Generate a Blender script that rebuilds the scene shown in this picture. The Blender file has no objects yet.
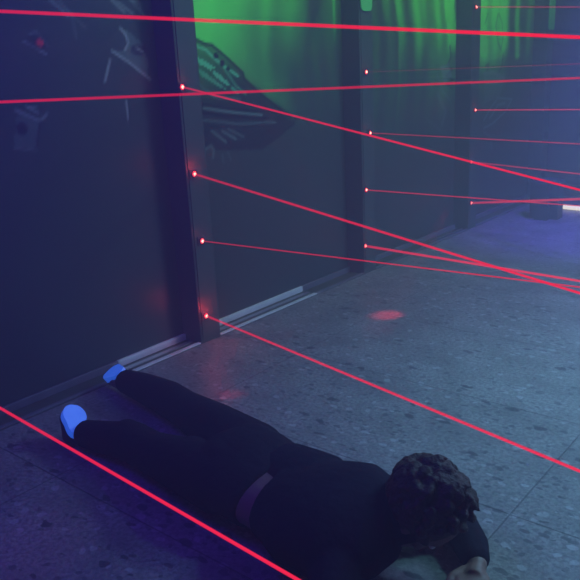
import bpy, bmesh, math, random
import numpy as np
from mathutils import Vector, Matrix
random.seed(4)
SC = bpy.context.scene
COL = SC.collection

# ------------------------------------------------------------ camera
cam_d = bpy.data.cameras.new('camera'); cam = bpy.data.objects.new('camera', cam_d); COL.objects.link(cam)
cam_d.sensor_width = 36; cam_d.lens = 46.035; cam_d.clip_end = 60
r = Vector((0.77256, 0.63301, -0.049499)); u = Vector((-0.148459, 0.255885, 0.95524)); f = Vector((-0.617342, 0.730636, -0.291663))
m = Matrix((r, u, -f)).transposed().to_4x4(); m.translation = Vector((2.453, 0, 1.25))
cam.matrix_world = m
SC.camera = cam
# ------------------------------------------------------------ world, exposure, lights
SC.view_settings.view_transform = 'Standard'; SC.view_settings.look = 'None'
SC.view_settings.gamma = 1; SC.view_settings.use_curve_mapping = False
SC.view_settings.exposure = 0
wd = bpy.data.worlds.new('world'); SC.world = wd; wd.use_nodes = True
wd.node_tree.nodes['Background'].inputs[0].default_value = (.1, .2, .6, 1)
wd.node_tree.nodes['Background'].inputs[1].default_value = 0.02

def area(name, loc, target, size, col, power, sizey=None):
    l = bpy.data.lights.new(name, 'AREA'); l.color = col; l.energy = power; l.size = size
    if sizey: l.shape = 'RECTANGLE'; l.size_y = sizey
    o = bpy.data.objects.new(name, l); COL.objects.link(o); o.location = loc
    o.rotation_euler = (Vector(target) - Vector(loc)).to_track_quat('-Z', 'Y').to_euler()
    return o
def spot(name, loc, target, col, power, deg, blend=.8, rad=.02):
    l = bpy.data.lights.new(name, 'SPOT'); l.color = col; l.energy = power
    l.spot_size = math.radians(deg); l.spot_blend = blend; l.shadow_soft_size = rad
    o = bpy.data.objects.new(name, l); COL.objects.link(o); o.location = loc
    o.rotation_euler = (Vector(target) - Vector(loc)).to_track_quat('-Z', 'Y').to_euler()
    return o
HAZE = 0.12
area('violet_ceiling_light', (.9, 0.4, 2.4), (.7, 1.1, 0), .9, (.08, .01, 1), 25)
area('teal_ceiling_light', (2.7, 4.2, 2.4), (1.9, 3.4, 0), .8, (.28, .50, .94), 94)
bpy.data.lights['teal_ceiling_light'].spread = math.radians(120)
spot('teal_floor_fill', (2.5, 3.2, 2.42), (1.95, 2.45, 0), (.26, .88, 1), 190, 66, 1, .15)  # extra lamp added to brighten the middle floor
spot('blue_ceiling_spot', (1.2, 5.0, 2.42), (.75, 5.45, 0), (.10, .03, 1), 620, 58, 1, .15)
wash = area('green_mural_fill', (.75, 4.25, 2.42), (-.12, 4.25, 1.72), 4.3, (.46, 1, .34), 15, .15)  # unseen lamp added to lift the greens of the murals
wash.data.spread = math.radians(115)
# thin haze hangs in the whole room
hz = wd.node_tree.nodes.new('ShaderNodeVolumeScatter'); hz.inputs['Density'].default_value = HAZE
hz.inputs['Color'].default_value = (.9, .95, 1, 1); hz.inputs['Anisotropy'].default_value = .2
wd.node_tree.links.new(hz.outputs[0], wd.node_tree.nodes['World Output'].inputs['Volume'])

# ------------------------------------------------------------ helpers
def tag(o, label=None, cat=None, group=None, kind=None):
    if label: o['label'] = label
    if cat: o['category'] = cat
    if group: o['group'] = group
    if kind: o['kind'] = kind
    return o
def empty(name, loc=(0, 0, 0)):
    o = bpy.data.objects.new(name, None); COL.objects.link(o); o.location = loc; o.empty_display_size = .05
    return o
def link(name, bm, mat, parent=None, smooth=False):
    me = bpy.data.meshes.new(name); bm.normal_update(); bm.to_mesh(me); bm.free()
    if mat: me.materials.append(mat)
    o = bpy.data.objects.new(name, me); COL.objects.link(o)
    if smooth:
        for p in me.polygons: p.use_smooth = True
    if parent:
        o.parent = parent; o.matrix_parent_inverse = Matrix.Translation(-Vector(parent.location))
    return o
def box(bm, a, b, bev=0, seg=2):
    a = Vector(a); b = Vector(b); c = (a + b) / 2; s = b - a
    g = bmesh.ops.create_cube(bm, size=1, matrix=Matrix.Translation(c) @ Matrix.Diagonal((abs(s.x), abs(s.y), abs(s.z), 1)))
    if bev:
        es = list({e for v in g['verts'] for e in v.link_edges})
        bmesh.ops.bevel(bm, geom=es, offset=bev, segments=seg, affect='EDGES', profile=.5)
def tube(bm, a, b, r0, r1, seg=12, caps=True):
    a = Vector(a); b = Vector(b); d = b - a
    q = d.to_track_quat('Z', 'Y').to_matrix().to_4x4()
    bmesh.ops.create_cone(bm, cap_ends=caps, segments=seg, radius1=r0, radius2=r1, depth=d.length, matrix=Matrix.Translation((a + b) / 2) @ q)
def ball(bm, c, r, sub=2, scale=(1, 1, 1), rot=None):
    M = Matrix.Translation(Vector(c)) @ (rot.to_4x4() if rot else Matrix.Identity(4)) @ Matrix.Diagonal((*scale, 1))
    bmesh.ops.create_icosphere(bm, subdivisions=sub, radius=r, matrix=M)

# ------------------------------------------------------------ materials
def mat(name, col=(.1, .1, .1), rough=.6, metal=0, spec=.5, noise=None, bump=None, emis=None, emis_s=0):
    m = bpy.data.materials.new(name); m.use_nodes = True
    nt = m.node_tree; b = nt.nodes['Principled BSDF']
    b.inputs['Base Color'].default_value = (*col, 1); b.inputs['Roughness'].default_value = rough
    b.inputs['Metallic'].default_value = metal; b.inputs['Specular IOR Level'].default_value = spec
    if emis: b.inputs['Emission Color'].default_value = (*emis, 1); b.inputs['Emission Strength'].default_value = emis_s
    tc = nt.nodes.new('ShaderNodeTexCoord')
    if noise:
        sc, amt = noise
        n = nt.nodes.new('ShaderNodeTexNoise'); n.inputs['Scale'].default_value = sc; n.inputs['Detail'].default_value = 5
        nt.links.new(tc.outputs['Object'], n.inputs['Vector'])
        mr = nt.nodes.new('ShaderNodeMapRange'); mr.inputs[3].default_value = 1 - amt; mr.inputs[4].default_value = 1 + amt
        nt.links.new(n.outputs['Fac'], mr.inputs[0])
        v = nt.nodes.new('ShaderNodeVectorMath'); v.operation = 'SCALE'; v.inputs[0].default_value = col
        nt.links.new(mr.outputs[0], v.inputs['Scale']); nt.links.new(v.outputs[0], b.inputs['Base Color'])
    if bump:
        sc, st = bump
        n2 = nt.nodes.new('ShaderNodeTexNoise'); n2.inputs['Scale'].default_value = sc; n2.inputs['Detail'].default_value = 4
        nt.links.new(tc.outputs['Object'], n2.inputs['Vector'])
        bp = nt.nodes.new('ShaderNodeBump'); bp.inputs['Strength'].default_value = st; bp.inputs['Distance'].default_value = .01
        nt.links.new(n2.outputs['Fac'], bp.inputs['Height']); nt.links.new(bp.outputs[0], b.inputs['Normal'])
    return m
M = {}
M['dark_wall'] = mat('dark_wall', (.05, .055, .07), .7, noise=(3, .2))
M['pillar'] = mat('pillar', (.05, .09, .07), .5, noise=(4, .2))
M['ceiling'] = mat('ceiling', (.03, .03, .035), .9, noise=(3, .2))
M['black_plastic'] = mat('black_plastic', (.05, .05, .055), .3, noise=(20, .2))
M['metal'] = mat('metal', (.5, .52, .55), .35, metal=.9, noise=(30, .1))
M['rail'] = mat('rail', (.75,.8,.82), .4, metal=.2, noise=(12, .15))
M['rail_unlit'] = mat('rail_unlit', (.16, .17, .2), .45, metal=.2, noise=(9, .4))  # darker copy of rail: lit and unlit stretches put into the colour
M['groove'] = mat('groove', (.06, .08, .05), .6, noise=(15, .3))
M['lens_halo'] = mat('lens_halo', (.6, .05, .05), .4, emis=(1, .03, .06), emis_s=1.6)
M['lens'] = mat('lens', (.8, .1, .1), .3, emis=(1, .32, .25), emis_s=6)
M['cloth'] = mat('cloth', (.012, .012, .022), .9, spec=.1, noise=(14, .3), bump=(30, .5))
M['trouser'] = mat('trouser', (.013, .013, .02), .9, spec=.1, noise=(10, .3), bump=(24, .6))
M['skin'] = mat('skin', (.22, .13, .10), .55, noise=(18, .1))
M['hair'] = mat('hair', (.035, .014, .011), .6, noise=(40, .4), bump=(90, .8))
M['shoe'] = mat('shoe', (.02, .02, .03), .7, noise=(20, .2))
M['sole'] = mat('sole', (.4, .55, 1), .6, noise=(26, .2), emis=(.02, .16, .9), emis_s=.6)  # white soles: blue UV light put into the colour and a small emission
M['bin'] = mat('bin', (.035, .045, .055), .6, noise=(8, .2))
M['tube_light'] = mat('tube_light', (.9, .9, .8), .4, emis=(1, .93, .7), emis_s=1.3)
M['eye_white'] = mat('eye_white', (.7, .7, .7), .3)
M['lip'] = mat('lip', (.35, .12, .1), .5)
M['green_patch'] = mat('green_patch', (.12, .62, .2), .5, noise=(6, .2))

def beam_mat(name, strength, alpha, core=(1, .02, .075)):
    m = bpy.data.materials.new(name); m.use_nodes = True; nt = m.node_tree; nt.nodes.clear()
    out = nt.nodes.new('ShaderNodeOutputMaterial'); e = nt.nodes.new('ShaderNodeEmission'); t = nt.nodes.new('ShaderNodeBsdfTransparent')
    mx = nt.nodes.new('ShaderNodeMixShader'); e.inputs[0].default_value = (*core, 1); e.inputs[1].default_value = strength
    tc = nt.nodes.new('ShaderNodeTexCoord'); n = nt.nodes.new('ShaderNodeTexNoise'); n.inputs['Scale'].default_value = 7
    mr = nt.nodes.new('ShaderNodeMapRange'); mr.inputs[3].default_value = alpha * .85; mr.inputs[4].default_value = min(1, alpha * 1.15)
    nt.links.new(tc.outputs['Object'], n.inputs['Vector']); nt.links.new(n.outputs['Fac'], mr.inputs[0])
    lw = nt.nodes.new('ShaderNodeLayerWeight'); lw.inputs[0].default_value = .5
    iv = nt.nodes.new('ShaderNodeMath'); iv.operation = 'SUBTRACT'; iv.inputs[0].default_value = 1.0; nt.links.new(lw.outputs['Facing'], iv.inputs[1])
    mu = nt.nodes.new('ShaderNodeMath'); mu.operation = 'MULTIPLY'; nt.links.new(iv.outputs[0], mu.inputs[0]); nt.links.new(mr.outputs[0], mu.inputs[1])
    nt.links.new(mu.outputs[0], mx.inputs[0]); nt.links.new(t.outputs[0], mx.inputs[1]); nt.links.new(e.outputs[0], mx.inputs[2])
    nt.links.new(mx.outputs[0], out.inputs['Surface'])
    return m

# floor material: smooth grey composition tiles, dark chips, fine joints
def floor_mat():
    m = bpy.data.materials.new('floor_tiles'); m.use_nodes = True; nt = m.node_tree; N = nt.nodes; L = nt.links
    b = N['Principled BSDF']; tc = N.new('ShaderNodeTexCoord')
    def math_(op, a, bb=None, c=None):
        n = N.new('ShaderNodeMath'); n.operation = op
        for i, v in enumerate((a, bb, c)):
            if v is None: continue
            if isinstance(v, (int, float)): n.inputs[i].default_value = v
            else: L.new(v, n.inputs[i])
        return n.outputs[0]
    def mapr(x, a, bb, c, d):
        n = N.new('ShaderNodeMapRange'); n.interpolation_type = 'SMOOTHSTEP'
        L.new(x, n.inputs[0])
        for i, v in enumerate((a, bb, c, d)): n.inputs[i + 1].default_value = v
        return n.outputs[0]
    def mix(f, a, bb):
        n = N.new('ShaderNodeMix'); n.data_type = 'RGBA'
        L.new(f, n.inputs[0])
        for i, v in ((6, a), (7, bb)):
            if isinstance(v, tuple): n.inputs[i].default_value = (*v, 1)
            else: L.new(v, n.inputs[i])
        return n.outputs[2]
    def noise(sc, det=4, vec=None, rough=.55):
        n = N.new('ShaderNodeTexNoise'); n.inputs['Scale'].default_value = sc; n.inputs['Detail'].default_value = det
        n.inputs['Roughness'].default_value = rough
        L.new(vec or tc.outputs['Object'], n.inputs['Vector']); return n
    # distorted coordinates so that chips are irregular
    dn = noise(14, 3)
    add = N.new('ShaderNodeVectorMath'); add.operation = 'MULTIPLY_ADD'
    L.new(dn.outputs['Color'], add.inputs[0]); add.inputs[1].default_value = (.05, .05, 0); L.new(tc.outputs['Object'], add.inputs[2])
    def chips(sc, keep, r0, r1, sx=1.0):
        mp = N.new('ShaderNodeMapping'); mp.inputs['Scale'].default_value = (sc, sc * sx, 1); mp.inputs['Rotation'].default_value = (0, 0, .35)
        L.new(add.outputs[0], mp.inputs['Vector'])
        v = N.new('ShaderNodeTexVoronoi'); v.voronoi_dimensions = '2D'; v.inputs['Scale'].default_value = 1
        L.new(mp.outputs[0], v.inputs['Vector'])
        sep = N.new('ShaderNodeSeparateColor'); L.new(v.outputs['Color'], sep.inputs[0])
        rad = mapr(sep.outputs[1], 0, 1, r0, r1)
        d = math_('SUBTRACT', rad, v.outputs['Distance'])
        body = mapr(d, 0, .06, 0, 1)
        sel = math_('LESS_THAN', sep.outputs[0], keep)
        return math_('MULTIPLY', body, sel)
    big = chips(11, .26, .04, .30, 1.9); small = chips(26, .34, .08, .40, 1.5); light = chips(20, .25, .08, .34, 1.3)
    n1 = noise(5, 5); n2 = noise(70, 3, rough=.7)
    col = mix(mapr(n1.outputs['Fac'], .3, .7, 0, 1), (.20, .20, .20), (.31, .31, .31))
    col = mix(mapr(n2.outputs['Fac'], .38, .62, 0, .75), col, (.13, .13, .14))
    col = mix(math_('MULTIPLY', light, .35), col, (.55, .55, .58))
    col = mix(math_('MULTIPLY', small, .8), col, (.09, .095, .11))
    col = mix(math_('MULTIPLY', big, .85), col, (.06, .065, .08))
    sp = N.new('ShaderNodeSeparateXYZ'); L.new(tc.outputs['Object'], sp.inputs[0])
    def joint(c, off, per=1):
        a = math_('DIVIDE', math_('SUBTRACT', c, off), .6365 * per)
        fr = math_('ABSOLUTE', math_('SUBTRACT', math_('FRACT', math_('ADD', a, .5)), .5))
        return mapr(fr, .0025 / per, .006 / per, 1, 0)
    j = math_('MAXIMUM', joint(sp.outputs[0], 1.7318, 2), joint(sp.outputs[1], 1.7649))
    col = mix(math_('MULTIPLY', j, .65), col, (.05, .05, .06))
    L.new(col, b.inputs['Base Color'])
    b.inputs['Roughness'].default_value = .42
    L.new(mapr(n2.outputs['Fac'], .2, .8, .36, .56), b.inputs['Roughness'])
    bp = N.new('ShaderNodeBump'); bp.inputs['Strength'].default_value = .35; bp.inputs['Distance'].default_value = .004
    hh = math_('SUBTRACT', n2.outputs['Fac'], math_('MULTIPLY', j, .8)); L.new(hh, bp.inputs['Height']); L.new(bp.outputs[0], b.inputs['Normal'])
    return m
M['floor'] = floor_mat()

# ------------------------------------------------------------ the room
W, CEIL, Y0, Y1, DEP = 3.3, 2.5, -1.2, 6.62, -.12
def struct(name, a, b, mt):
    bm = bmesh.new(); box(bm, a, b); return tag(link(name, bm, mt), kind='structure')
struct('floor', (DEP - .14, Y0, -.1), (W, Y1, 0), M['floor'])
struct('ceiling', (DEP - .14, Y0, CEIL), (W, Y1, CEIL + .1), M['ceiling'])
struct('wall_left', (DEP - .14, Y0, 0), (DEP - .04, Y1, CEIL), M['dark_wall'])
struct('wall_right', (W, Y0, 0), (W + .1, Y1, CEIL), M['dark_wall'])
struct('wall_back', (DEP - .14, Y1, 0), (W + .1, Y1 + .1, CEIL), M['dark_wall'])
struct('wall_front', (DEP - .14, Y0 - .1, 0), (W + .1, Y0, CEIL), M['dark_wall'])

# ------------------------------------------------------------ mural panels
ART = {
 'A': [
  ('L', [(1.74, 1.522), (1.779, 1.495), (1.81, 1.467)], 0.008, 'g', 0.5),
  ('L', [(1.775, 1.523), (1.83, 1.474), (1.834, 1.386)], 0.004, 'g', 0.3),
  ('L', [(1.805, 1.488), (1.887, 1.423)], 0.004, 'g', 0.25),
  ('L', [(2.029, 1.53), (2.083, 1.486)], 0.01, 'g', 0.6),
  ('L', [(2.058, 1.523), (2.129, 1.479)], 0.006, 'g', 0.5),
  ('L', [(2.126, 1.533), (2.182, 1.479)], 0.008, 'g', 0.4),
  ('L', [(2.097, 1.547), (2.172, 1.518), (2.173, 1.487)], 0.005, 'g', 0.35),
  ('P', [(2.054, 1.424), (2.113, 1.404), (2.165, 1.356), (2.184, 1.295), (2.176, 1.229), (2.067, 1.298), (2.0, 1.335), (2.062, 1.338), (2.086, 1.361)], 0.0, 's', 0.45),
  ('L', [(2.054, 1.424), (2.081, 1.396), (2.087, 1.365), (2.067, 1.337)], 0.005, 'g', 0.9),
  ('L', [(2.0, 1.335), (2.086, 1.285), (2.185, 1.216)], 0.006, 'g', 0.9),
  ('E', [(2.136, 1.336), (0.043, 0.024)], 0, 'd', 0.8),
  ('L', [(2.131, 1.344), (2.162, 1.328)], 0.005, 'g', 0.7),
  ('L', [(1.985, 1.3), (1.948, 1.219)], 0.007, 'g', 0.8),
  ('L', [(2.043, 1.134), (2.044, 1.064)], 0.006, 'g', 0.7),
  ('L', [(1.606, 1.377), (1.691, 1.33)], 0.005, 'g', 0.6),
  ('L', [(1.635, 1.402), (1.662, 1.409), (1.691, 1.38), (1.704, 1.359)], 0.004, 'g', 0.4),
  ('E', [(1.664, 1.373), (0.051, 0.032)], 0, 'd', 0.5),
  ('E', [(1.672, 1.371), (0.017, 0.015)], 0, 'r', 1),
  ('P', [(1.535, 1.129), (1.625, 1.088), (1.595, 0.99), (1.501, 1.008)], 0.0, 's', 0.22),
  ('L', [(1.532, 1.136), (1.625, 1.088), (1.659, 1.111)], 0.006, 'g', 0.5),
  ('L', [(1.575, 1.147), (1.621, 1.118)], 0.006, 'g', 0.4),
  ('L', [(1.625, 1.088), (1.596, 0.994)], 0.004, 'd', 0.8),
  ('E', [(1.544, 1.066), (0.025, 0.025)], 0, 'd', 0.9),
  ('L', [(1.582, 1.14), (1.617, 1.144)], 0.003, 'g', 0.4),
  ('L', [(1.5, 1.001), (1.59, 0.983)], 0.004, 'g', 0.2),
 ],
 'B': [
  ('P', [(2.41, 1.382), (2.483, 1.377), (2.532, 1.355), (2.576, 1.35), (2.664, 1.295), (2.775, 1.217), (2.779, 1.189), (2.905, 1.105), (3.071, 1.008), (3.167, 0.937), (2.88, 0.832), (2.35, 0.894)], 0.0, 'd', 0.6),
  ('L', [(2.459, 1.382), (2.532, 1.355), (2.576, 1.35), (2.664, 1.295), (2.775, 1.217), (2.779, 1.189), (2.905, 1.105), (3.119, 0.983)], 0.009, 'k', 1),
  ('L', [(2.474, 1.347), (2.535, 1.329), (2.583, 1.292), (2.646, 1.254), (2.738, 1.205)], 0.009, 'm', 0.8),
  ('E', [(2.597, 1.301), (0.017, 0.015)], 0, 'k', 1),
  ('E', [(2.634, 1.268), (0.017, 0.016)], 0, 'k', 1),
  ('E', [(2.671, 1.24), (0.014, 0.011)], 0, 'k', 1),
  ('P', [(2.463, 1.308), (2.529, 1.276), (2.591, 1.247), (2.557, 1.239), (2.489, 1.268), (2.46, 1.287)], 0.0, 'm', 0.85),
  ('P', [(2.57, 1.239), (2.627, 1.21), (2.684, 1.161), (2.637, 1.172), (2.574, 1.212)], 0.0, 'm', 0.7),
  ('P', [(2.468, 1.252), (2.523, 1.227), (2.661, 1.143), (2.608, 1.156), (2.484, 1.22)], 0.0, 'm', 0.45),
  ('L', [(2.645, 1.245), (2.719, 1.159), (2.786, 1.117)], 0.007, 'm', 0.4),
  ('L', [(2.69, 1.151), (2.73, 1.125)], 0.01, 'm', 0.6),
  ('L', [(2.479, 1.176), (2.563, 1.117), (2.741, 1.096)], 0.008, 's', 0.5),
  ('L', [(2.481, 1.091), (2.611, 1.063), (2.897, 1.022)], 0.007, 'k', 0.9),
  ('L', [(2.484, 1.054), (2.628, 1.024), (2.941, 0.988)], 0.01, 'k', 0.9),
  ('L', [(2.492, 1.072), (2.664, 1.04), (2.896, 1.007)], 0.007, 's', 0.7),
  ('L', [(2.479, 1.018), (2.729, 0.977), (2.994, 0.963)], 0.006, 's', 0.4),
  ('L', [(2.532, 0.962), (2.621, 0.901)], 0.007, 's', 0.6),
  ('L', [(2.6, 0.956), (2.693, 0.908)], 0.007, 's', 0.6),
  ('L', [(2.642, 0.961), (2.751, 0.912)], 0.006, 's', 0.4),
  ('L', [(2.484, 0.883), (2.518, 0.894), (2.536, 0.873), (2.525, 0.836)], 0.009, 's', 0.5),
  ('L', [(2.587, 0.843), (2.597, 0.803)], 0.005, 's', 0.4),
  ('L', [(2.63, 0.852), (2.647, 0.811)], 0.005, 's', 0.4),
  ('L', [(2.893, 0.972), (2.935, 0.918), (2.999, 0.922)], 0.007, 'k', 0.5),
  ('L', [(3.088, 1.007), (3.169, 0.969), (3.132, 0.93)], 0.01, 'k', 0.7),
 ],
 'C': [
  ('L', [(4.9, 1.311), (4.917, 1.231), (4.874, 1.192), (4.935, 1.15), (4.847, 1.113)], 0.012, 'k', 0.9),
  ('L', [(4.862, 1.113), (4.952, 1.081), (4.849, 1.059), (4.938, 1.027)], 0.01, 'k', 0.7),
  ('P', [(4.76, 1.183), (4.889, 1.199), (4.936, 1.109), (4.82, 1.061)], 0.0, 's', 0.6),
  ('L', [(4.735, 0.992), (4.853, 0.868), (4.796, 0.79)], 0.034, 's', 0.35),
  ('L', [(4.598, 0.835), (4.768, 0.751)], 0.02, 's', 0.2),
  ('L', [(4.718, 1.132), (4.792, 1.022), (4.911, 0.947)], 0.014, 's', 0.45),
 ],
 'D': [
  ('L', [(5.662, 1.532), (5.633, 1.445), (5.678, 1.329), (5.737, 1.269), (5.766, 1.358), (5.739, 1.475), (5.68, 1.532)], 0.011, 'k', 0.5),
  ('L', [(5.777, 1.231), (5.765, 1.149), (5.713, 1.106)], 0.013, 'k', 0.8),
  ('L', [(5.478, 1.159), (5.529, 1.172), (5.498, 1.122)], 0.018, 'k', 0.7),
  ('L', [(5.489, 1.529), (5.443, 1.459)], 0.01, 'k', 0.5),
  ('L', [(6.095, 1.523), (6.118, 1.493)], 0.015, 'k', 0.6),
  ('L', [(5.468, 0.759), (5.604, 0.855), (5.709, 0.909), (5.979, 0.883), (5.851, 0.79), (5.613, 0.716), (5.472, 0.698)], 0.013, 's', 0.8),
  ('L', [(5.574, 0.766), (5.713, 0.855), (5.845, 0.861)], 0.019, 's', 0.7),
  ('L', [(5.447, 1.102), (5.586, 1.111), (5.81, 1.056)], 0.018, 's', 0.6),
  ('P', [(5.447, 1.116), (5.845, 1.085), (5.745, 0.922), (5.461, 0.88)], 0.0, 's', 0.35),
  ('L', [(5.474, 0.668), (5.583, 0.626), (5.628, 0.512)], 0.023, 's', 0.35),
 ],
}

TINT = {'g': (.36, .42, .46), 's': (.20, .30, .30), 'd': (.008, .012, .02), 'k': (.005, .015, .014), 'm': (.15, .75, .42), 'r': (.9, .05, .07)}
def seg_dist(Y, Z, pts):
    d = np.full(Y.shape, 9.)
    for (a, b), (c, e) in zip(pts[:-1], pts[1:]):
        vx, vz = c - a, e - b; L2 = vx * vx + vz * vz + 1e-12
        t = np.clip(((Y - a) * vx + (Z - b) * vz) / L2, 0, 1)
        d = np.minimum(d, np.hypot(Y - a - t * vx, Z - b - t * vz))
    return d
def inside(Y, Z, pts):
    r_ = np.zeros(Y.shape, bool); n = len(pts)
    for i in range(n):
        (a, b), (c, e) = pts[i], pts[(i + 1) % n]
        if b == e: continue
        cr = ((b > Z) != (e > Z)) & (Y < (c - a) * (Z - b) / (e - b) + a)
        r_ ^= cr
    return r_
def ss(x, a, b):
    t = np.clip((x - a) / (b - a), 0, 1); return t * t * (3 - 2 * t)
def gl(Y, c, s): return np.exp(-((Y - c) / s) ** 2)
def wob(Y, Z, s, k): return np.sin(Z * 9 * s + k) * .02 + np.sin(Z * 23 * s + k * 2) * .008 + np.sin(Y * 31 * s + k) * .005
def green(name, Y, Z):
    """how much green the print carries"""
    if name == 'A': return ss(Y, 1.9, 2.4) * ss(Z, 1.3, 2.2) * .12
    if name == 'B':
        Yw = Y + wob(Y, Z, .6, 1)
        base = ss(Z, 1.2, 1.62) * (1 - ss(Y, 2.9, 3.4) * .75) * .5
        edge = (1 - ss(Z - (1.43 - (Y - 2.5) * .62), -.05, .32)) * ss(Z - (1.43 - (Y - 2.5) * .62), -.12, 0)
        g = base + .62 * gl(Y, 2.48, .24) * ss(Z, 1.05, 1.35) + .30 * edge * (1 - ss(Y, 2.9, 3.25))
        g += .20 * gl(Yw, 2.76, .05) * ss(Z, 1.2, 1.6) + .2 * gl(Yw, 2.97, .05) * ss(Z, 1.1, 1.6)
        g += .25 * gl(Yw, 3.17, .05) * ss(Z, 1.1, 1.6) - .25 * gl(Yw, 3.37, .06) * ss(Z, 1.3, 1.6) + .55 * gl(Y, 3.545, .012) * ss(Z, 1.3, 1.6)
        g += .04 * ss(Z, .8, 1.3) * (1 + .6 * np.sin(Yw * 45))
        return g
    if name == 'C':
        Yw = Y + wob(Y, Z, .8, 2)
        g = .03 * ss(Z, .5, 1.3) * (1.2 + np.sin(Yw * 37))
        for c, s, z0, z1, a in ((4.10, .04, 1.35, 1.7, .22), (4.25, .045, 1.15, 1.6, .45), (4.46, .07, 1.1, 1.5, .55), (4.56, .035, 1.25, 1.6, .3),
                                (4.73, .05, 1.15, 1.5, .5), (4.87, .035, 1.2, 1.42, .8), (4.94, .04, 1.22, 1.38, 1.0), (4.66, .1, .8, 1.5, .18), (4.85, .12, .8, 1.2, .2), (4.22, .02, .6, 1.2, .12)):
            g = g + a * gl(Yw, c, s) * ss(Z, z0, z1)
        g = g * 1.3
        return g
    Yw = Y + wob(Y, Z, .8, 3) * .6
    low = 1.17 + .10 * ss(Y, 5.65, 5.9)
    g = 1.0 * ss(Z, low - .09, low + .12) * ss(Y, 5.1, 5.3) * (1 - ss(Yw, 5.84, 5.92)) * (.85 + .22 * np.sin(Yw * 36 + .6) + .18 * np.sin(Yw * 17 + Z * 3))
    g += .16 * ss(Z, .85, 1.15) * (1 - ss(Y, 5.75, 5.9))
    g += .75 * gl(Yw, 6.04, .045) * ss(Z, 1.17, 1.22) + .35 * gl(Yw, 6.26 + .1 * (Z - 1.3), .055) * ss(Z, 1.1, 1.3)
    g += .05 * ss(Z, .6, 1.3)
    return g
def mural_mat():
    m = bpy.data.materials.new('printed_mural'); m.use_nodes = True; nt = m.node_tree; b = nt.nodes['Principled BSDF']
    a = nt.nodes.new('ShaderNodeVertexColor'); a.layer_name = 'print'
    nt.links.new(a.outputs['Color'], b.inputs['Base Color']); b.inputs['Roughness'].default_value = .45
    b.inputs['Specular IOR Level'].default_value = .35
    return m
M['mural'] = mural_mat()
TOP = 2.44
def mural(name, y0, y1, label, step=.009):
    ny = int((y1 - y0) / step); nz_lo, nz_hi = int(1.75 / step), 12
    ys = np.linspace(y0, y1, ny + 1)
    zs = np.concatenate([np.linspace(.035, 1.78, nz_lo + 1), np.linspace(1.78, TOP, nz_hi + 1)[1:]])
    Y, Z = np.meshgrid(ys, zs); rng = np.random.RandomState(3)
    base = np.stack([np.full(Y.shape, c) for c in (.042, .072, .060)], -1)
    g = np.clip(green(name, Y, Z), 0, 1.25)[..., None]
    colr = base * (1 - np.clip(g, 0, 1)) + g * np.array([.15, .90, .14]) 
    for kind, pts, w_, c, al in ART[name]:
        t = np.array(TINT[c])
        if kind == 'L': k = np.clip(1.25 - seg_dist(Y, Z, pts) / (w_ * .5 + .004), 0, 1) * al
        elif kind == 'E':
            d = np.hypot((Y - pts[0][0]) / pts[1][0], (Z - pts[0][1]) / pts[1][1]); k = (1 - ss(d, .75, 1.15)) * al
        else: k = inside(Y, Z, pts) * al
        k = k[..., None]; colr = colr * (1 - k) + t * k
    nY, nZ = len(ys), len(zs)
    verts = [(DEP, float(a), float(b)) for a, b in zip(Y.ravel(), Z.ravel())]
    faces = [(j * nY + i, j * nY + i + 1, (j + 1) * nY + i + 1, (j + 1) * nY + i) for j in range(nZ - 1) for i in range(nY - 1)]
    n0 = len(verts)   # back and edges, so that the panel is a board
    verts += [(DEP - .035, y0, .035), (DEP - .035, y1, .035), (DEP - .035, y1, TOP), (DEP - .035, y0, TOP)]
    c00, c10, c11, c01 = 0, nY - 1, nZ * nY - 1, (nZ - 1) * nY
    faces += [(n0, n0 + 3, n0 + 2, n0 + 1), (c00, n0, n0 + 1, c10), (c10, n0 + 1, n0 + 2, c11), (c11, n0 + 2, n0 + 3, c01), (c01, n0 + 3, n0, c00)]
    me = bpy.data.meshes.new('mural_panel'); me.from_pydata(verts, [], faces)
    at = me.color_attributes.new('print', 'FLOAT_COLOR', 'POINT')
    arr = np.ones((len(verts), 4)); arr[:, :3] = .04; arr[:n0, :3] = np.clip(colr.reshape(-1, 3), 0, 1)
    at.data.foreach_set('color', arr.ravel()); me.materials.append(M['mural'])
    o = bpy.data.objects.new('mural_panel', me); COL.objects.link(o)
    tag(o, label, 'mural panel'); return o
PY = [.9215, 2.2995, 3.6775, 5.0555, 6.4335]; HW = .0655
mural('A', PY[0] + HW, PY[1] - HW, 'dark blue mural panel with faint machine parts and red dot, nearest on the left')
mural('B', PY[1] + HW, PY[2] - HW, 'mural panel with green glow over a dark angular wreck, between first two pillars')
mural('C', PY[2] + HW, PY[3] - HW, 'mural panel with narrow green streaks in its right half, between second and third pillars')
mural('D', PY[3] + HW, PY[4] - HW, 'farthest mural panel with broad bright green drips, right of the third pillar')

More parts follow.
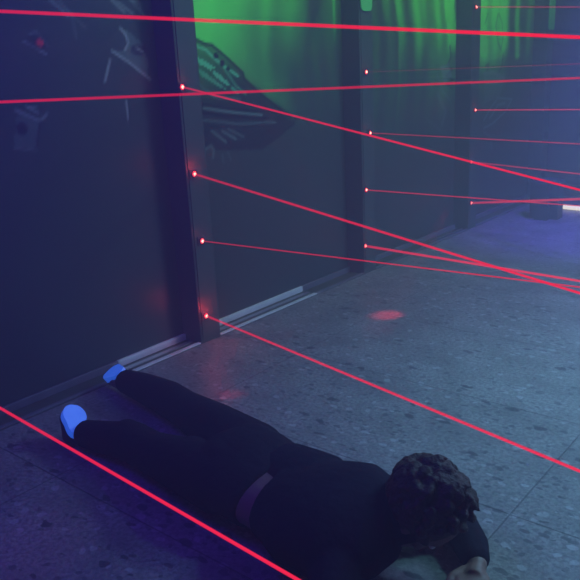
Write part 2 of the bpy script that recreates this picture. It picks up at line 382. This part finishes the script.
# ------------------------------------------------------------ pillars and floor channels
plab = ['dark square pillar outside the left edge, nearest the camera', 'widest dark pillar at left carrying four red lasers down its face',
        'dark pillar in the middle with a green patch at its top', 'dark pillar right of centre beside the bright green drips', 'far pillar in the corner with a faint green patch']
for i, y in enumerate(PY):
    root = empty('pillar', (DEP / 2, y, 0)); tag(root, plab[i], 'pillar', 'pillars along the mural wall')
    bm = bmesh.new(); box(bm, (DEP - .035, y - HW, 0), (0, y + HW, CEIL - .002), .004); link('shaft', bm, M['pillar'], root)
    bm = bmesh.new(); box(bm, (0, y - HW + .012, .03), (.004, y + HW - .012, CEIL - .05), .0015); link('face_board', bm, M['pillar'], root)
def channel(n, y0, y1, bright):
    root = empty('trim_%d' % n, (DEP / 2, (y0 + y1) / 2, 0)); tag(root, kind='structure')
    bm = bmesh.new(); box(bm, (DEP, y0, 0), (0, y1, .003)); link('channel_bed', bm, M['groove'], root)
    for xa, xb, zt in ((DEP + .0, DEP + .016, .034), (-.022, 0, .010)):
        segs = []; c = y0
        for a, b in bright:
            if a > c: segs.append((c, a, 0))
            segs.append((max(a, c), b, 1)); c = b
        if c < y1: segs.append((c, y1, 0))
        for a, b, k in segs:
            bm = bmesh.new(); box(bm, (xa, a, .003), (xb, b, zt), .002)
            link('rail', bm, M['rail' if k else 'rail_unlit'], root)
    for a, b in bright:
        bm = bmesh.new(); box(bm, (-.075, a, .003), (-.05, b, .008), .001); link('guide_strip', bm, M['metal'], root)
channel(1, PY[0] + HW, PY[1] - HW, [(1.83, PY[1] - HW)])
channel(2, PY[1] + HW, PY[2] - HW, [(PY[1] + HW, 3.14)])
channel(3, PY[2] + HW, PY[3] - HW, [])
for x_ in (-.10, -.045):
    bm = bmesh.new(); box(bm, (x_ - .006, 4.5, .003), (x_ + .006, PY[3] - HW, .009), .001)
    o = link('guide_strip', bm, M['metal'], bpy.data.objects['trim_3'])
channel(4, PY[3] + HW, PY[4] - HW, [])

# green patches high on two pillars
for y, z, lab, hw in ((3.672, 1.508, 'rounded bright green patch high on the middle pillar', .055), (6.42, 1.41, 'pale green patch high on the farthest pillar', .06)):
    bm = bmesh.new(); rc = .028; pts = []
    for cy_, cz_, a0 in ((y + hw - rc, z + .3 - rc, 0), (y - hw + rc, z + .3 - rc, 90), (y - hw + rc, z + rc, 180), (y + hw - rc, z + rc, 270)):
        pts += [(cy_ + rc * math.cos(math.radians(a0 + k * 15)), cz_ + rc * math.sin(math.radians(a0 + k * 15))) for k in range(7)]
    fr = [bm.verts.new((.012, a, b)) for a, b in pts]; bk = [bm.verts.new((.0045, a, b)) for a, b in pts]
    bm.faces.new(fr); bm.faces.new(bk[::-1])
    for k in range(len(pts)): bm.faces.new((fr[k], bk[k], bk[(k + 1) % len(pts)], fr[(k + 1) % len(pts)]))
    o = link('wall_patch', bm, M['green_patch']); tag(o, lab, 'patch')

# ------------------------------------------------------------ lasers
def laser(src, end, r0, r1, strength, alpha, label, plate=.022, glow=0, loose=False, emitter='wall'):
    s = Vector(src); e = Vector(end); d = (e - s).normalized()
    root = empty('laser', src); tag(root, label, 'laser', 'red lasers on the pillars')
    sx = 1
    pc = min(PY, key=lambda q: abs(q - s.y)); cy = min(max(s.y, pc - HW + plate + .002), pc + HW - plate - .002)
    bm = bmesh.new(); box(bm, (.004, cy - plate, s.z - plate), (.0075, cy + plate, s.z + plate), .0015)
    pl = link('mounting_plate', bm, M['black_plastic'], root)
    for a in (-1, 1):
        for b in (-1, 1):
            bm = bmesh.new(); tube(bm, (.0075, cy + a * plate * .72, s.z + b * plate * .72), (.009, cy + a * plate * .72, s.z + b * plate * .72), .0022, .0018, 8)
            link('screw', bm, M['metal'], pl)
    bm = bmesh.new(); tube(bm, (.0075, s.y, s.z), (.013, s.y, s.z), .0125, .0125, 20)
    hs = link('housing', bm, M['black_plastic'], root, True)
    bm = bmesh.new(); tube(bm, (.013, s.y, s.z), (.0155, s.y, s.z), .0125, .0095, 20); rg = link('scatter_halo', bm, M['lens_halo'], hs, True)  # emissive shape added as the red scatter around the lens
    p1 = Vector((.016, s.y, s.z))
    bm = bmesh.new(); ball(bm, p1, .0068, 2, (.6, 1, 1))
    ln = link('lens', bm, M['lens'], root, True); ln['label'] = 'bright red lens'
    bm = bmesh.new(); tube(bm, p1 + d * .002, e, r0, r1, 12, False)
    key = 'beam_%.2f_%.2f' % (strength, alpha)
    if key not in M: M[key] = beam_mat(key, strength, alpha)
    bmo = link('beam', bm, M[key], root, True); bmo['label'] = 'straight red beam'
    if glow:
        l = bpy.data.lights.new('laser_scatter', 'POINT'); l.color = (1, .04, .06); l.energy = glow; l.shadow_soft_size = .01
        lo = bpy.data.objects.new('laser_scatter', l); COL.objects.link(lo); lo.parent = root; lo.location = (.03, 0, .03)
    return root
X = .018
# (y, z on the pillar, y, z on the opposite wall)
LS = [
 (0.92, 1.478, 0.9, 1.145, 0.0053, 0.0006, 1.0, 0.85, 'laser off the left edge, its thick beam the topmost, crossing the whole picture'),
 (0.92, 1.188, 5.0, 1.104, 0.005, 0.0040, 0.85, 0.5, 'laser off the left edge, its beam level, just below the topmost thick beam'),
 (0.92, 0.41, 0.9, 0.191, 0.0046, 0.0034, 1.1, 1, 'laser off the left edge, its beam passing lowest across the crawling person'),
 (2.245, 1.177, 1.05, 0.828, 0.0046, 0.001, 1.05, 1, 'topmost laser on the widest left pillar'),
 (2.271, 0.802, 0.8, 0.808, 0.0056, 0.001, 1.05, 1, 'second laser from the top on the widest left pillar'),
 (2.284, 0.494, 1.45, 0.825, 0.00302, 0.0016, 0.9, 0.7, 'third laser down on the widest left pillar, with a thin dim beam'),
 (2.268, 0.136, 1.0, 0.501, 0.0054, 0.003, 1.1, 1, 'lowest laser on the widest left pillar, its beam over the floor'),
 (3.654, 1.183, 1.2, 1.227, 0.0022, 0.001, 0.7, 0.2, 'topmost laser on the middle pillar, beam barely visible'),
 (3.684, 0.841, 3.0, 0.843, 0.00331, 0.00264, 0.8, 0.38, 'second laser from the top on the middle pillar'),
 (3.631, 0.516, 3.75, 0.5, 0.0036, 0.0033, 0.85, 0.55, 'third laser down on the middle pillar, above its lowest'),
 (3.609, 0.181, 2.3, 0.507, 0.008, 0.002, 1.05, 1, 'lowest laser on the middle pillar, with the thickest beam there'),
 (5.02, 1.557, 5.0, 1.288, 0.00396, 0.0033, 0.8, 0.35, 'topmost laser on the third pillar, at the top edge'),
 (5.041, 0.867, 5.6, 0.835, 0.00468, 0.00396, 0.85, 0.5, 'red laser with bright lens on third pillar beside green drips'),
 (4.995, 0.504, 3.9, 0.502, 0.0054, 0.00396, 0.85, 0.45, 'third laser down on the third pillar'),
 (5.01, 0.201, 3.3, 0.832, 0.009, 0.006, 0.95, 0.8, 'lowest laser on the third pillar, beam rising slightly to the right'),
]
for i, (y, z, y2, z2, r0, r1, st, al, lab) in enumerate(LS):
    g = {4: .2, 6: .42, 3: .08, 5: .03, 10: .04, 12: .05}.get(i, .02)
    laser((X, y, z), (W - .002, y2, z2), r0, r1, st, al, lab, glow=g)

# ------------------------------------------------------------ floor bin and light tube at the far end
root = empty('bin', (.33, 5.66, 0)); tag(root, 'dark squat bin standing on the floor at the far end', 'bin')
def rbox(a, b, rad, name, mt):
    bm = bmesh.new(); box(bm, a, b)
    es = [e for e in bm.edges if abs((e.verts[0].co - e.verts[1].co).z) > .01]
    bmesh.ops.bevel(bm, geom=es, offset=rad, segments=6, affect='EDGES')
    return link(name, bm, mt, root)
rbox((.22, 5.54, 0.0), (.44, 5.77, .27), .06, 'body', M['bin'])
rbox((.215, 5.535, .27), (.445, 5.775, .295), .06, 'lid', M['bin'])
root = empty('tube_light', (.75, 5.97, 0)); tag(root, 'glowing white tube light lying on the far floor', 'lamp')
bm = bmesh.new(); tube(bm, (.27, 6.03, .022), (1.37, 5.89, .022), .019, .019, 16); link('tube', bm, M['tube_light'], root, True)
for a, b in (((.255, 6.032, .022), (.27, 6.03, .022)), ((1.37, 5.89, .022), (1.385, 5.888, .022))):
    bm = bmesh.new(); tube(bm, a, b, .022, .022, 16); link('end_cap', bm, M['black_plastic'], root, True)

# added narrow red spots stand in for laser spill on floor and panel
spot('red_spill', (.72, 3.35, .55), (.52, 3.045, 0), (1, .03, .07), 42, 15, 1)
spot('red_spill', (1.3, 1.2, 1.3), (.60, 2.86, 0), (1, .03, .07), 40, 5.5, 1)
spot('red_spill', (1.4, 2.9, 1.2), (.50, 1.90, 0), (1, .03, .07), 110, 3.8, 1)
spot('red_spill', (1.6, .2, 1.2), (.74, .89, 0), (1, .03, .07), 4, 14, 1)
spot('red_spill', (W - .1, .9, 1.18), (DEP, 1.40, 1.36), (1, .03, .05), 420, 1.3, 1)

# ------------------------------------------------------------ the crawling person
def evaluate(bm_or_parts, name, mt, parent, voxel, smooth_it=6, disp=None):
    """fuse overlapping shapes into one continuous skin"""
    me = bpy.data.meshes.new(name); bm_or_parts.to_mesh(me); bm_or_parts.free()
    tmp = bpy.data.objects.new('tmp', me); COL.objects.link(tmp)
    rm = tmp.modifiers.new('r', 'REMESH'); rm.mode = 'VOXEL'; rm.voxel_size = voxel
    sm = tmp.modifiers.new('s', 'SMOOTH'); sm.factor = .5; sm.iterations = smooth_it
    dg = bpy.context.evaluated_depsgraph_get(); dg.update()
    out = bpy.data.meshes.new_from_object(tmp.evaluated_get(dg))
    bpy.data.objects.remove(tmp)
    out.name = name; out.materials.clear(); out.materials.append(mt)
    for p in out.polygons: p.use_smooth = True
    o = bpy.data.objects.new(name, out); COL.objects.link(o)
    if parent: o.parent = parent; o.matrix_parent_inverse = Matrix.Translation(-Vector(parent.location))
    return o
def limb(bm, pts):
    """pts: (x, y, z, r): tapered, round jointed"""
    for a, b in zip(pts[:-1], pts[1:]):
        tube(bm, a[:3], b[:3], a[3], b[3], 20)
    for a in pts: ball(bm, a[:3], a[3], 3)
def slab(bm, pts, n=14):
    """flattened trunk: (x, y, z, half width, half thickness) lofted as ellipses along x"""
    rings = []
    P = [Vector(p[:3]) for p in pts]
    for i, p in enumerate(pts):
        d = (P[min(i + 1, len(P) - 1)] - P[max(i - 1, 0)]).normalized()
        side = Vector((-d.y, d.x, 0)).normalized(); up = d.cross(side) * -1
        if up.z < 0: up = -up
        tilt = p[5] if len(p) > 5 else 0
        s2 = side * math.cos(tilt) + up * math.sin(tilt); u2 = up * math.cos(tilt) - side * math.sin(tilt)
        rings.append([bm.verts.new(P[i] + s2 * (math.cos(t) * p[3]) + u2 * (math.sin(t) * p[4])) for t in [2 * math.pi * k / 28 for k in range(28)]])
    for a, b in zip(rings[:-1], rings[1:]):
        for k in range(28): bm.faces.new((a[k], a[(k + 1) % 28], b[(k + 1) % 28], b[k]))
    bm.faces.new(rings[0][::-1]); bm.faces.new(rings[-1])
def trunk(g): # g: extra thickness
    return dict(
     lower=[(.98, 1.385, .112, .10 + g, .075 + g), (1.03, 1.380, .118, .145 + g, .095 + g), (1.10, 1.372, .118, .158 + g, .098 + g), (1.18, 1.362, .110, .152 + g, .090 + g), (1.225, 1.355, .104, .148 + g, .086 + g)],
     mid=[(1.20, 1.357, .106, .150 + g, .086 + g), (1.27, 1.350, .106, .150 + g, .086 + g), (1.33, 1.345, .110, .154 + g, .090 + g)],
     upper=[(1.285, 1.348, .108, .150 + g, .086 + g), (1.34, 1.342, .114, .162 + g, .096 + g), (1.42, 1.325, .125, .190 + g, .108 + g), (1.50, 1.322, .135, .195 + g, .110 + g), (1.565, 1.345, .142, .158 + g, .095 + g), (1.61, 1.362, .15, .085 + g, .065 + g)])
far_leg = [(1.04, 1.465, .112, .085), (.80, 1.545, .092, .070), (.575, 1.605, .078, .054), (.46, 1.630, .078, .054), (.30, 1.652, .072, .046), (.175, 1.662, .066, .036)]
near_leg = [(1.05, 1.300, .108, .085), (.88, 1.318, .092, .071), (.715, 1.330, .074, .055), (.61, 1.338, .078, .054), (.50, 1.325, .064, .045), (.395, 1.310, .055, .036)]
near_arm = [(1.545, 1.195, .125, .054), (1.60, 1.10, .085, .048), (1.63, 1.035, .045, .036), (1.74, .985, .040, .032), (1.85, .955, .032, .024)]
far_arm = [(1.53, 1.475, .125, .054), (1.60, 1.55, .085, .044), (1.665, 1.585, .045, .037), (1.73, 1.525, .040, .034), (1.775, 1.468, .036, .025)]
def infl(l, g, a=0, b=None): return [(x, y, z, rr + g) for x, y, z, rr in l[a:b]]
def hand(bm, wrist, dirv, side):
    """palm, four unequal fingers, a thumb from the side of the palm; palm down on the floor"""
    w = Vector(wrist); d = Vector(dirv).normalized(); s = Vector((-d.y, d.x, 0)).normalized() * side
    rot = Matrix((d, Vector((-d.y, d.x, 0)), Vector((0, 0, 1)))).transposed()
    ball(bm, w + d * .052 + Vector((0, 0, -.004)), .045, 3, (1.05, .88, .34), rot)
    tube(bm, w, w + d * .05, .022, .024, 14)
    for k, (ln_, off) in enumerate(((.068, -.030), (.078, -.010), (.073, .010), (.056, .029))):
        b0 = w + d * .088 + s * off; b1 = b0 + d * ln_ * .42 + s * off * .25 + Vector((0, 0, .010)); b2 = b1 + d * ln_ * .32 + s * off * .12 + Vector((0, 0, -.007)); b3 = b2 + d * ln_ * .25 + Vector((0, 0, -.012))
        limb(bm, [(*(b0 - d * .03), .0095), (*b0, .0095), (*b1, .0088), (*b2, .0080), (*b3, .0068)])
    t0 = w + d * .028 - s * .026; t1 = t0 + d * .030 - s * .026; t2 = t1 + d * .028 - s * .006 + Vector((0, 0, -.006))
    limb(bm, [(*t0, .0135), (*t1, .0108), (*t2, .0082)])
person = empty('person', (1.3, 1.37, 0))
tag(person, 'person in dark clothes crawling face down on the tiled floor under the beams', 'person')
T0 = trunk(0)
HC = Vector((1.655, 1.405, .180)); HD = Vector((.50, .10, -.86)).normalized()      # face direction: forward and down
bm = bmesh.new()
for k in ('lower', 'mid', 'upper'): slab(bm, T0[k])
for l in (far_leg, near_leg, near_arm, far_arm): limb(bm, l)
limb(bm, [(1.53, 1.362, .145, .066), (1.59, 1.372, .158, .056), (1.655, 1.39, .172, .056)])
# skull: local frame with HD = face, UPH = crown
UPH = (Vector((.86, .05, .50)) - Vector((.86, .05, .50)).dot(HD) * HD).normalized(); SD = UPH.cross(HD).normalized()
HR = Matrix((HD, SD, UPH)).transposed()
def hp(a, b, c): return HC + HR @ Vector((a, b, c))
ball(bm, hp(-.008, 0, .015), .098, 4, (1.0, .80, 1.02), HR)
ball(bm, hp(.022, 0, -.045), .070, 4, (.95, .82, 1.05), HR)
ball(bm, hp(.055, 0, -.088), .026, 3, (1, 1.1, .8), HR)          # chin
limb(bm, [(*hp(.084, 0, .012), .009), (*hp(.103, 0, -.022), .0135), (*hp(.092, 0, -.030), .012)])   # nose
for s in (-1, 1):
    ball(bm, hp(.072, s * .030, .018), .018, 2, (.6, 1.2, .5), HR)     # brow
    ball(bm, hp(-.002, s * .080, -.012), .026, 3, (.6, .32, 1.15), HR) # ear
    ball(bm, hp(.062, s * .036, -.03), .022, 3, (.7, 1, .8), HR)       # cheek
ball(bm, hp(.087, 0, -.056), .016, 3, (.5, 1.5, .5), HR)
hand(bm, (1.775, 1.468, .034), (.30, -.95, -.0), 1)
hand(bm, (1.85, .955, .032), (.95, -.2, 0), 1)
# feet inside the shoes
limb(bm, [(.175, 1.662, .066, .034), (.10, 1.668, .050, .030), (.045, 1.674, .042, .022)])
limb(bm, [(.395, 1.31, .055, .028), (.355, 1.305, .040, .024), (.30, 1.335, .062, .018)])
body = evaluate(bm, 'body', M['skin'], person, .0055, 4)
for s in (-1, 1):
    bm = bmesh.new(); ball(bm, hp(.076, s * .031, .002), .0125, 3, (.8, 1.15, .7), HR); e = link('eye', bm, M['eye_white'], person, True)
    bm = bmesh.new(); ball(bm, hp(.0845, s * .031, .002), .0050, 2, (.6, 1, 1), HR); link('iris', bm, M['black_plastic'], e, True)
bm = bmesh.new(); ball(bm, hp(.0945, 0, -.056), .011, 3, (.35, 1.9, .45), HR); link('lips', bm, M['lip'], person, True)
# hair: cap with tousled locks
bm = bmesh.new()
ball(bm, hp(-.022, 0, .024), .104, 4, (.98, .86, 1.02), HR)
rr_ = random.Random(9)
for k in range(150):
    th = rr_.uniform(0, 2 * math.pi); ph = rr_.uniform(-.15, 1.45)
    v = Vector((math.cos(th) * math.cos(ph), math.sin(th) * math.cos(ph) * .88, math.sin(ph)))
    if v.x > .55 and v.z < .55: continue
    c = hp(-.024 + v.x * .100, v.y * .098, .026 + v.z * .104)
    tv = HR @ (Vector((-v.y, v.x, -.5)) * rr_.choice((-1, 1)) + Vector((.3, 0, rr_.uniform(-.6, .3))))
    tv.normalize(); ev = c + tv * rr_.uniform(.022, .042) + (HR @ v) * .004
    limb(bm, [(*c, .014), (*((c + ev) / 2 + (HR @ v) * .006), .011), (*ev, .004)])
evaluate(bm, 'hair', M['hair'], person, .0042, 2)
# clothes
Tg = trunk(.013)
bm = bmesh.new(); slab(bm, Tg['lower'])
limb(bm, infl(far_leg, .014, 0, 6)); limb(bm, infl(near_leg, .014, 0, 6))
for (p, rr2) in (((.78, 1.56, .12), .05), ((.90, 1.34, .13), .055), ((.42, 1.64, .10), .04), ((.58, 1.345, .11), .04), ((1.06, 1.44, .16), .07), ((1.06, 1.32, .16), .07)): ball(bm, p, rr2, 3, (1.3, 1, .9))
tr = evaluate(bm, 'trousers', M['trouser'], person, .007, 4); tr['label'] = 'dark trousers'
bm = bmesh.new(); slab(bm, Tg['upper'])
limb(bm, infl(near_arm, .012, 0, 5)[:4] + [(1.81, .965, .036, .036)]); limb(bm, infl(far_arm, .012, 0, 4) + [(1.758, 1.49, .038, .038)])
limb(bm, [(1.55, 1.365, .150, .085), (1.61, 1.375, .165, .070), (1.645, 1.385, .172, .064)])
# the side of the shirt that still reaches the waistband
slab(bm, [(1.195, 1.402, .122, .115, .094), (1.27, 1.395, .124, .120, .100), (1.34, 1.385, .124, .13, .105)])
for (p, rr2) in (((1.50, 1.42, .17), .06), ((1.47, 1.29, .17), .06), ((1.38, 1.40, .16), .06)): ball(bm, p, rr2, 3, (1.4, 1, .8))
sh = evaluate(bm, 'shirt', M['cloth'], person, .007, 4); sh['label'] = 'dark long-sleeved shirt'
# shoes
def shoe(heel, toe, up, lab):
    h = Vector(heel); t = Vector(toe); d = (t - h).normalized(); L_ = (t - h).length
    n = (Vector(up) - Vector(up).dot(d) * d).normalized(); s = n.cross(d)           # n = direction the sole faces
    R3 = Matrix((d, s, n)).transposed()
    P_ = lambda a, b, c: h + d * a + s * b + n * c
    bm = bmesh.new()
    ball(bm, P_(.035, 0, -.030), .042, 3, (1.0, .86, .95), R3); ball(bm, P_(L_ * .45, 0, -.024), .045, 3, (1.3, .86, .75), R3); ball(bm, P_(L_ - .045, 0, -.018), .045, 3, (1.1, .98, .58), R3)
    up_ = evaluate(bm, 'shoe', M['shoe'], person, .005, 4)
    bm = bmesh.new(); outl = []
    for k in range(40):
        a = 2 * math.pi * k / 40; cx = L_ / 2 + math.cos(a) * L_ / 2
        w = .036 + .010 * ss(np.array(cx / L_), .3, .75) - .002 * math.exp(-((cx / L_ - .42) / .14) ** 2)
        outl.append((cx, math.copysign(abs(math.sin(a)) ** .75, math.sin(a)) * float(w)))
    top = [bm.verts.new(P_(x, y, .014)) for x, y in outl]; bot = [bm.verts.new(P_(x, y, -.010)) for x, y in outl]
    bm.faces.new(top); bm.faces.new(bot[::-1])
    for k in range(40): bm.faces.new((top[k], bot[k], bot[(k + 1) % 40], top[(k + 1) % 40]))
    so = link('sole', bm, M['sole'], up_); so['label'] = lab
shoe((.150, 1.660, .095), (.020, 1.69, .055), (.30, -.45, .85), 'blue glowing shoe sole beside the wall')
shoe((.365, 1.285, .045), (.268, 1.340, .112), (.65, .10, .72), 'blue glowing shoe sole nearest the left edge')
